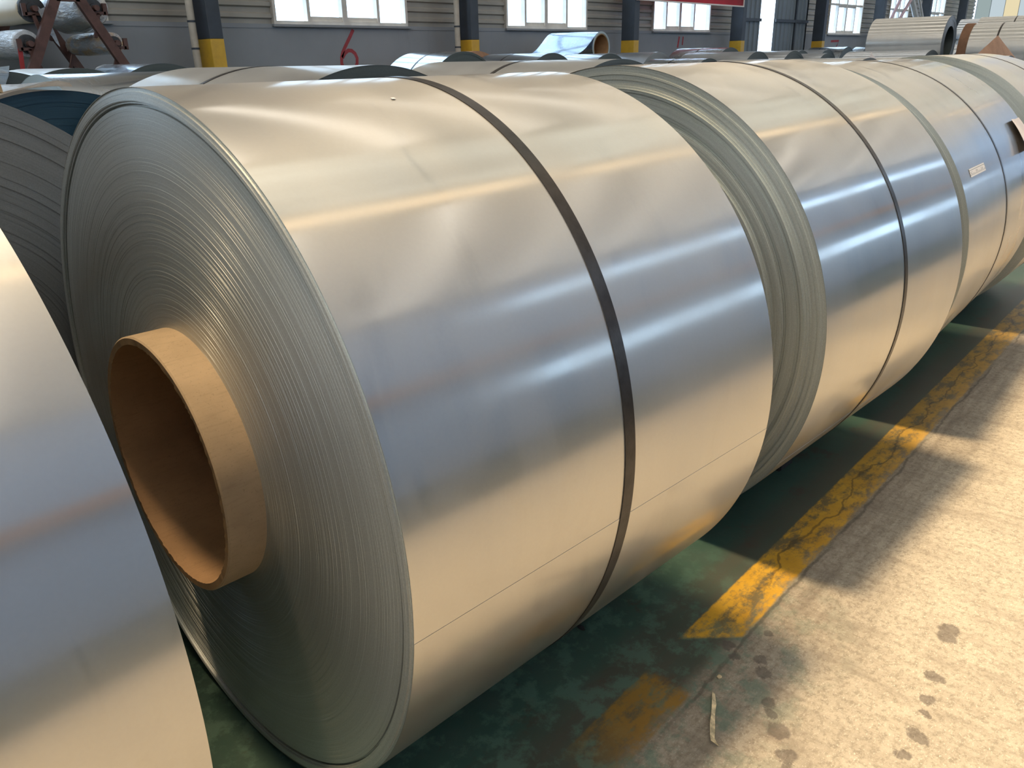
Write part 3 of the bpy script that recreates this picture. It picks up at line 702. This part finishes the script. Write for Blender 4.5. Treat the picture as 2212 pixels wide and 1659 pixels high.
# second layer: raised coils and the pairs that carry them
stock('left one of the two coils carrying the big raised grey coil', 13.175, 2.4, 0.735, 1.2, st='steel_bg', seed=50, core=CORE)
stock('right one of the two coils carrying the big raised grey coil', 14.665, 2.4, 0.735, 1.2, st='steel_bg', seed=51, core=CORE)
stock('left one of the two coils carrying the raised coil behind the brown paper flap', 13.42, 0.9, 0.64, 1.2, st='steel_bg', seed=52, core=CORE)
stock('right one of the two coils carrying the raised coil behind the brown paper flap', 14.78, 0.9, 0.64, 1.2, st='steel_bg', seed=53, core=CORE)
stock('left one of the two coils carrying the upper strapped coil at the right edge', 19.955, 2.4, 0.735, 1.2, st='steel_bg', seed=54, core=CORE)
stock('right one of the two coils carrying the upper strapped coil at the right edge', 21.445, 2.4, 0.735, 1.2, st='steel_bg', seed=55, core=CORE)
stock('left one of the two coils carrying the sky blue raised coil', 23.78, 3.8, 0.80, 1.2, st='steel_bg', seed=56, core=CORE)
stock('right one of the two coils carrying the sky blue raised coil', 25.42, 3.8, 0.80, 1.2, st='steel_bg', seed=57, core=CORE)
UPPER = 'raised coils of the second layer'
stock('big raised grey coil with wide dark bore right of the metal door', 13.92, 2.4, 0.38, 1.12, st='steel_matte', ed='edge_grey', seed=58, lift=1.572 - 0.38, r_in=0.233, group=UPPER, rings=20)
ra = stock('raised strapped coil behind the brown kraft paper flap', 14.10, 0.9, 0.40, 1.2, st='steel_matte', ed='edge_grey', straps=(0.80,), seed=59, lift=1.434 - 0.40, r_in=0.23, group=UPPER)
stock('upper strapped coil at the right edge, above the one with the kraft flap', 20.70, 2.4, 0.45, 1.2, st='steel_matte', ed='edge_grey', straps=(0.50,), seed=60, lift=1.664 - 0.45, r_in=0.23, group=UPPER)
stock('raised sky blue reflecting coil right of the big grey one', 24.60, 3.8, 0.45, 1.2, st='steel_bright', ed='edge_grey', seed=61, lift=1.750 - 0.45, r_in=0.23, group=UPPER)
# brown kraft end wrap standing off the far rim of that coil
bm = bmesh.new(); n = 24; R_ = 0.405; rows = []
for k in range(n + 1):
    a = math.radians(95 + 110 * k / n)
    rows.append([bm.verts.new((R_ * math.cos(a) , yy, R_ * math.sin(a))) for yy in (1.18, 1.31)])
for A, B in zip(rows, rows[1:]): bm.faces.new([A[0], A[1], B[1], B[0]])
bmesh.ops.solidify(bm, geom=bm.faces[:], thickness=0.004)
o = bm_obj('kraft_end_wrap', bm, M['kraft'], ra, True, 0.6); o.location = (0, 0, 1.434); o.rotation_euler = (0, 0, -Q)
# brown paper flap
def flap(name, label, cat, pts, mat, thick=0.003, sag=0.04, n=8):
    """a bent paper triangle through three points (base, tip, base)"""
    a, t_, b = (Vector(p) for p in pts); bm = bmesh.new(); g = []
    nrm = (b - a).cross(t_ - a).normalized()
    for i in range(n + 1):
        v = i / n; row = []
        for j in range(n + 1):
            u = j / n
            p = (a.lerp(b, u)).lerp(t_, v) + nrm * sag * math.sin(PI * u) * (1 - v)
            row.append(bm.verts.new(p))
        g.append(row)
    for i in range(n):
        for j in range(n):
            bm.faces.new([g[i][j], g[i][j + 1], g[i + 1][j + 1], g[i + 1][j]])
    bmesh.ops.remove_doubles(bm, verts=bm.verts, dist=1e-5)
    bmesh.ops.solidify(bm, geom=bm.faces[:], thickness=thick)
    return tag(bm_obj(name, bm, mat, None, True, 0.7), label, cat)
kf = stock('low coil with a brown kraft paper flap standing up from it', 9.6, 0.62, 0.70, 1.1, st='steel_matte', seed=62, core=CORE)
o = flap('kraft_flap', '', '', [(8.2, 0.80, 1.22), (9.70, 0.80, 1.60), (11.8, 0.80, 1.12)], M['kraft'], 0.004, 0.20)
del o['label'], o['category']
o.parent = kf; o.matrix_parent_inverse = (Matrix.Translation(kf.location) @ Matrix.Rotation(Q, 4, 'Z')).inverted()
flap('folded_paper', 'folded white paper lying on the low beige coil behind the front row', 'paper', [(6.12, 0.86, 1.427), (6.314, 0.92, 1.462), (6.42, 0.86, 1.345)], M['paper'], 0.002, -0.03)

# loose tailed coil standing on another one
tb_x, tb_y, tb_z, tb_r, tb_L = 12.98, 8.3, 1.63, 0.285, 1.2
stock('coil carrying the nearly empty coil with a flared loose tail', tb_x, 8.25, 0.672, 1.3, st='steel_bg', seed=63, core=CORE)
tr = coil('steel_coil', 'nearly empty coil on top of the stock, its loose sheet tail flaring to the left', (tb_x, tb_y, 0), Q, tb_r, tb_L, ('steel_bright', 'edge_pale'), seed=64, rings=12, seg=96, core=(0.245, 0.225, 0.0, 0.0, 'card'), lift=tb_z - tb_r, r_in=0.245, group=UPPER)
pf = [(12.99, 1.917), (12.95, 1.916), (12.90, 1.905), (12.823, 1.872), (12.74, 1.815), (12.655, 1.744), (12.57, 1.683), (12.487, 1.624), (12.40, 1.580), (12.320, 1.547), (12.20, 1.505), (12.05, 1.470)]
bm = bmesh.new(); rows = [[bm.verts.new((yv, -(x - tb_x), z)) for yv in (0.0, tb_L)] for x, z in pf]
for A, B in zip(rows, rows[1:]): bm.faces.new([A[0], A[1], B[1], B[0]])
bmesh.ops.solidify(bm, geom=bm.faces[:], thickness=0.003)
bm_obj('loose_tail', bm, M['steel_bright'], tr, True, 0.6)

# ------------------------------------------------------------------ wrapped rolls on the A-frame rack
M['rack'] = plain('brown_rusty_rack_steel', (0.105, 0.055, 0.048), 0.6, 0.2, 10, 0.3, 0.1)
M['end_black'] = plain('black_roll_end', (0.035, 0.038, 0.045), 0.5, 0, 20, 0.3)
def film_mat(name, col, tint, k):
    t = NT(name); o = t.obj()
    a = t.noise(t.mapping(o, sc=(2.5, 6, 6)), 1.4, 4.0, 0.6, 1.0); b = t.noise(t.mapping(o, sc=(4, 16, 16)), 1.5, 5.0, 0.65, 1.5)
    c = t.mix(t.ramp(a, 0.42, 0.62), col, tint)
    c = t.mix(t.ramp(b, 0.55, 0.68, 0.0, 0.7), c, (0.75, 0.78, 0.82))
    return t.bsdf(c, 0.16, k, t.bump(b, 0.9, 0.02), 0.7)
M['film'] = film_mat('silver_roll_in_plastic_film', (0.55, 0.58, 0.63), (0.66, 0.62, 0.58), 0.30)
M['film_brown'] = film_mat('roll_in_plastic_film_brown_end', (0.48, 0.50, 0.54), (0.66, 0.46, 0.28), 0.30)
M['film_white'] = film_mat('white_plastic_film', (0.60, 0.66, 0.74), (0.78, 0.82, 0.88), 0.1)
M['cream_roll'] = plain('cream_paper_roll', (0.66, 0.56, 0.40), 0.45, 0, 3, 0.06)
RY0, RY1 = 8.4, 9.72
rk = thing('roll_rack', 'brown steel A-frame rack holding wrapped rolls by the window wall', 'rack', (3.3, 8.4, 0))
def rbar(name, p, q, w_=0.085, d_=0.06):
    bm = bmesh.new(); o_ = Vector((3.3, 8.4, 0)); bar(bm, Vector(p) - o_, Vector(q) - o_, w_, d_); return bm_obj(name, bm, M['rack'], rk)
def on(p, q, z): 
    k = (z - p[1]) / (q[1] - p[1]); return p[0] + (q[0] - p[0]) * k
NL = ((3.178, 2.135), (2.820, 1.4645)); NR = ((3.4416, 2.143), (3.7715, 1.5334))
for yv, dx in ((RY0, 0.0), (RY1 + 0.04, 0.02)):
    rbar('leg', (on(*NL, 2.30) + dx, yv, 2.30), (on(*NL, 0) + dx, yv, 0), 0.10); rbar('leg', (on(*NR, 2.30) + dx, yv, 2.30), (on(*NR, 0) + dx, yv, 0), 0.10)
    rbar('crossbar', (on(*NL, 2.16) + dx, yv, 2.16), (on(*NR, 2.16) + dx, yv, 2.16), 0.07)
    rbar('crossbar', (on(*NL, 0.5) + dx, yv, 0.5), (on(*NR, 0.5) + dx, yv, 0.5), 0.07)
rbar('top_rail', (3.31, RY0, 2.28), (3.33, RY1, 2.28), 0.08)
ROLLG = 'wrapped rolls on the A-frame rack'
def roll(label, x, z, r, y0, y1, mat, endr, bulge=0.0, seed=1, sgn=1):
    t = thing('wrapped_roll', label, 'roll', (x, y0, z - r), Q, ROLLG); L = y1 - y0; rg = random.Random(seed)
    ph = [rg.uniform(0, 6) for _ in range(4)]
    prof = [(0.0, endr), (0.0, r * 0.90), (0.02, r * 0.97), (0.07, r), (L * 0.35, r * (1 + bulge)), (L * 0.65, r * (1 + bulge)), (L - 0.10, r), (L - 0.03, r * 0.93), (L, r * 0.75), (L, 0.02)]
    bm = bmesh.new(); lathe_x(bm, prof, 40)
    for v in bm.verts:
        a = math.atan2(v.co.z, v.co.y); k = 1 + 0.018 * math.sin(3 * a + ph[0] + 7 * v.co.x) + 0.014 * math.sin(7 * a + ph[1] - 9 * v.co.x)
        v.co.y *= k; v.co.z *= k
    o = bm_obj('film_wrap', bm, M[mat], t, True, 0.9); o.location = (0, 0, r)
    bm = bmesh.new(); lathe_x(bm, [(-0.05, 0.012), (-0.05, endr * 0.45), (-0.035, endr * 0.5), (-0.035, endr * 0.95), (-0.02, endr), (0.03, endr), (0.03, 0.012)], 32)
    o = bm_obj('end_cap', bm, M['end_black'], t, True, 0.5); o.location = (0, 0, r)
    bm = bmesh.new(); lathe_x(bm, [(-0.12, 0.001), (-0.12, 0.03), (L + 0.12, 0.03), (L + 0.12, 0.001)], 16)
    o = bm_obj('spindle', bm, M['rack'], t, True, 0.5); o.location = (0, 0, r)
    # hooked arm of the rack that carries the spindle
    for yv in (y0 - 0.07, y1 + 0.07):
        side = 1 if sgn > 0 else -1
        rbar('arm', (x + side * 0.02, yv, z - 0.055), (x - side * 0.02 - side * (abs(x - on(*(NR if sgn > 0 else NL), z - 0.3))), yv, z - 0.3), 0.035, 0.03)
        rbar('arm_hook', (x + side * 0.10, yv, z - 0.050), (x - side * 0.06, yv, z - 0.050), 0.03, 0.03)
        rbar('arm_stop', (x + side * 0.10, yv, z - 0.07), (x + side * 0.10, yv, z + 0.05), 0.045, 0.03)
    return t
roll('plastic wrapped silver roll with dark end, lower right on the rack', 3.767, 1.715, 0.118, 8.50, 9.60, 'film_brown', 0.075, 0.04, 1)
roll('sagging plastic wrapped roll, upper right on the rack', 3.605, 2.07, 0.185, 8.50, 9.62, 'film', 0.10, 0.28, 2)
roll('white plastic wrapped roll with black end, lower left on the rack', 2.85, 1.706, 0.145, 8.50, 9.65, 'film_white', 0.095, 0.02, 3, -1)
cream = roll('cream roll with black end disc and torn film, upper left on the rack', 2.985, 2.05, 0.135, 8.55, 9.65, 'cream_roll', 0.132, 0.0, 4, -1)
roll('plastic wrapped roll low on the rack, its far end above the olive ended coil', 4.00, 1.36, 0.13, 8.52, 9.50, 'film_white', 0.08, 0.0, 5)
# torn film hanging at the end of the cream roll, and a red ribbon
bm = bmesh.new(); rg = random.Random(4); g = []
for i in range(7):
    g.append([bm.verts.new((3.0 + 0.012 * i + 0.022 * j, 8.448 + 0.005 * math.sin(i * 1.7 + j), 2.06 - 0.042 * i + 0.012 * math.sin(j * 2.1 + i) - 0.006 * j * i)) for j in range(5)])
for A, B in zip(g, g[1:]):
    for k in range(4): bm.faces.new([A[k], A[k + 1], B[k + 1], B[k]])
bmesh.ops.solidify(bm, geom=bm.faces[:], thickness=0.002)
o = bm_obj('torn_film', bm, M['film_white'], None, True, 1.0)
o.parent = cream; o.matrix_parent_inverse = (Matrix.Translation(cream.location) @ Matrix.Rotation(Q, 4, 'Z')).inverted()
bm = bmesh.new(); bar(bm, (2.745, 8.43, 1.66), (2.725, 8.43, 1.45), 0.045, 0.006)
tag(bm_obj('red_ribbon', bm, plain('red_ribbon_cloth', (0.35, 0.035, 0.04), 0.7)), 'red ribbon hanging below the white wrapped roll on the rack', 'ribbon')

# ------------------------------------------------------------------ sheets and papers on the stock at left
def drape(name, label, cat, cx, y0, R, a0, a1, yb, drop, mat, seed=2, lift=0.012, slant=0.0):
    """a sheet over a coil whose axis runs along Y: angles in degrees from +X, hanging over the near face"""
    bm = bmesh.new(); rg = random.Random(seed); g = []; nu, nv = 16, 15; ph = [rg.uniform(0, 6) for _ in range(6)]
    for j in range(nv + 1):
        row = []
        for i in range(nu + 1):
            u = i / nu; v = j / nv * 1.0
            a = math.radians(a0 + (a1 - a0) * u + slant * v * (1 - u)); w_ = 0.008 * math.sin(9 * u + ph[0] + 5 * v) + 0.006 * math.sin(17 * u + ph[1] - 6 * v) + 0.008
            if v < 0.601:
                y_ = yb + (y0 - 0.015 - yb) * v / 0.6; r = R + lift + w_
            else:
                y_ = y0 - 0.015 - w_ - 0.012; r = R + lift - drop * (v - 0.6) / 0.4 * (0.8 + 0.2 * math.sin(5 * u + ph[2]))
            row.append(bm.verts.new((cx + r * math.cos(a), y_, R + r * math.sin(a))))
        g.append(row)
    for A, B in zip(g, g[1:]):
        for k in range(nu): bm.faces.new([A[k], A[k + 1], B[k + 1], B[k]])
    bmesh.ops.solidify(bm, geom=bm.faces[:], thickness=0.002)
    return tag(bm_obj(name, bm, mat, None, True, 1.0), label, cat)
M['sheet'] = film_mat('blue_white_plastic_sheet', (0.55, 0.70, 0.85), (0.72, 0.82, 0.92), 0.0)
M['wrap_beige'] = film_mat('beige_wrapping_film', (0.62, 0.56, 0.50), (0.70, 0.66, 0.62), 0.0)
drape('plastic_sheet', 'pale blue plastic sheet draped over a coil below the rack at left', 'plastic', 1.22, 4.57, 0.73, 68, 140, 5.25, 0.30, M['sheet'], 2, 0.015, 24.0)
drape('wrapping_film', 'beige crumpled wrapping film on top of the blue ended coil', 'plastic', 0.62, 2.075, 0.695, 84, 140, 2.95, -0.002, M['wrap_beige'], 5, 0.014)
drape('kraft_wrap', 'brown kraft paper edge lying on the grey faced coil at the left edge', 'paper', -0.262, 0.83, 0.73, 66, 110, 1.5, 0.0, M['card'], 6, 0.022)

# ------------------------------------------------------------------ red marks, banner, poles on the window wall
M['red_paint'] = plain('thin_red_paint', (0.30, 0.045, 0.06), 0.8, 0, 8, 0.2)
def stroke(name, pts, wdt, label=None):
    bm = bmesh.new(); P_ = [Vector((x, 0, z)) for x, z in pts]; rows = []
    for i, p in enumerate(P_):
        d = (P_[min(i + 1, len(P_) - 1)] - P_[max(i - 1, 0)]).normalized(); n_ = Vector((-d.z, 0, d.x)) * wdt / 2
        rows.append((bm.verts.new(p + n_ + Vector((0, YB - 0.003, 0))), bm.verts.new(p - n_ + Vector((0, YB - 0.003, 0)))))
    for A, B in zip(rows, rows[1:]): bm.faces.new([A[0], A[1], B[1], B[0]])
    o = bm_obj(name, bm, M['red_paint'], wall)
    return o
stroke('painted_number', [(8.387, 1.955), (8.32, 1.86), (8.246, 1.764), (8.19, 1.69), (8.134, 1.61), (8.10, 1.53), (8.095, 1.44), (8.13, 1.36), (8.20, 1.31), (8.28, 1.31), (8.36, 1.36), (8.41, 1.44), (8.42, 1.52), (8.385, 1.59), (8.32, 1.635), (8.25, 1.64), (8.18, 1.60), (8.12, 1.53)], 0.06)
stroke('painted_number', [(18.71, 1.90), (18.65, 1.64)], 0.07); stroke('painted_number', [(18.90, 1.90), (18.875, 1.70)], 0.055)
stroke('painted_number', [(28.6, 1.80), (29.3, 1.81), (29.1, 1.60)], 0.07)
bn = thing('banner', 'red banner with pale edge hung high across two dark columns', 'banner', (18.3, 9.37, 2.6))
M['banner'] = plain('red_banner_cloth', (0.42, 0.035, 0.055), 0.6, 0, 4, 0.12)
bm = bmesh.new(); g = []
for i in range(25):
    u = i / 24; g.append([bm.verts.new((-2.5 + 5.0 * u, 0.012 * math.sin(9 * u + 2 * v), v)) for v in (0.03, 0.3, 0.6, 0.87)])
for A, B in zip(g, g[1:]):
    for k in range(3): bm.faces.new([A[k], A[k + 1], B[k + 1], B[k]])
bmesh.ops.solidify(bm, geom=bm.faces[:], thickness=0.003); bm_obj('cloth', bm, M['banner'], bn, True, 0.8)
bm = bmesh.new(); box(bm, -2.52, 2.52, -0.02, 0.02, 0.0, 0.03); box(bm, 2.49, 2.52, -0.02, 0.02, 0.03, 0.9); box(bm, -2.52, -2.49, -0.02, 0.02, 0.03, 0.9); box(bm, -2.52, 2.52, -0.02, 0.02, 0.87, 0.9)
bm_obj('banner_border', bm, M['paper'], bn)
M['pole_w'] = plain('white_pole_paint', (0.70, 0.68, 0.70), 0.45); M['pole_p'] = plain('faded_pink_pole_paint', (0.50, 0.36, 0.42), 0.5)
for (a, b, lab, mt, yp) in (((30.983, 3.0707), (30.352, 2.509), 'slim leaning pole, leftmost of four by the window behind the big grey coil', 'pole_p', 8.7), ((32.747, 3.140), (31.879, 2.5475), 'faded pink leaning pole crossing the window behind the big grey coil', 'pole_p', 8.9),
                   ((33.979, 3.1995), (34.711, 2.650), 'thick white leaning pole behind the big grey coil', 'pole_w', 9.25), ((34.2275, 3.1985), (34.868, 2.6457), 'thin white leaning pole beside the last column behind the big grey coil', 'pole_w', 9.06)):
    k = (0.03 - a[1]) / (b[1] - a[1]); x0 = a[0] + (b[0] - a[0]) * k; k2 = (4.6 - a[1]) / (b[1] - a[1]); x1 = a[0] + (b[0] - a[0]) * k2
    bm = bmesh.new(); tube_path(bm, [(x0, yp, 0.03), (x1, yp, 4.6)], 0.10 if 'thick' in lab else 0.05, 10)
    tag(bm_obj('pole', bm, M[mt], None, True, 0.6), lab, 'pole', 'poles leaning by the window wall')
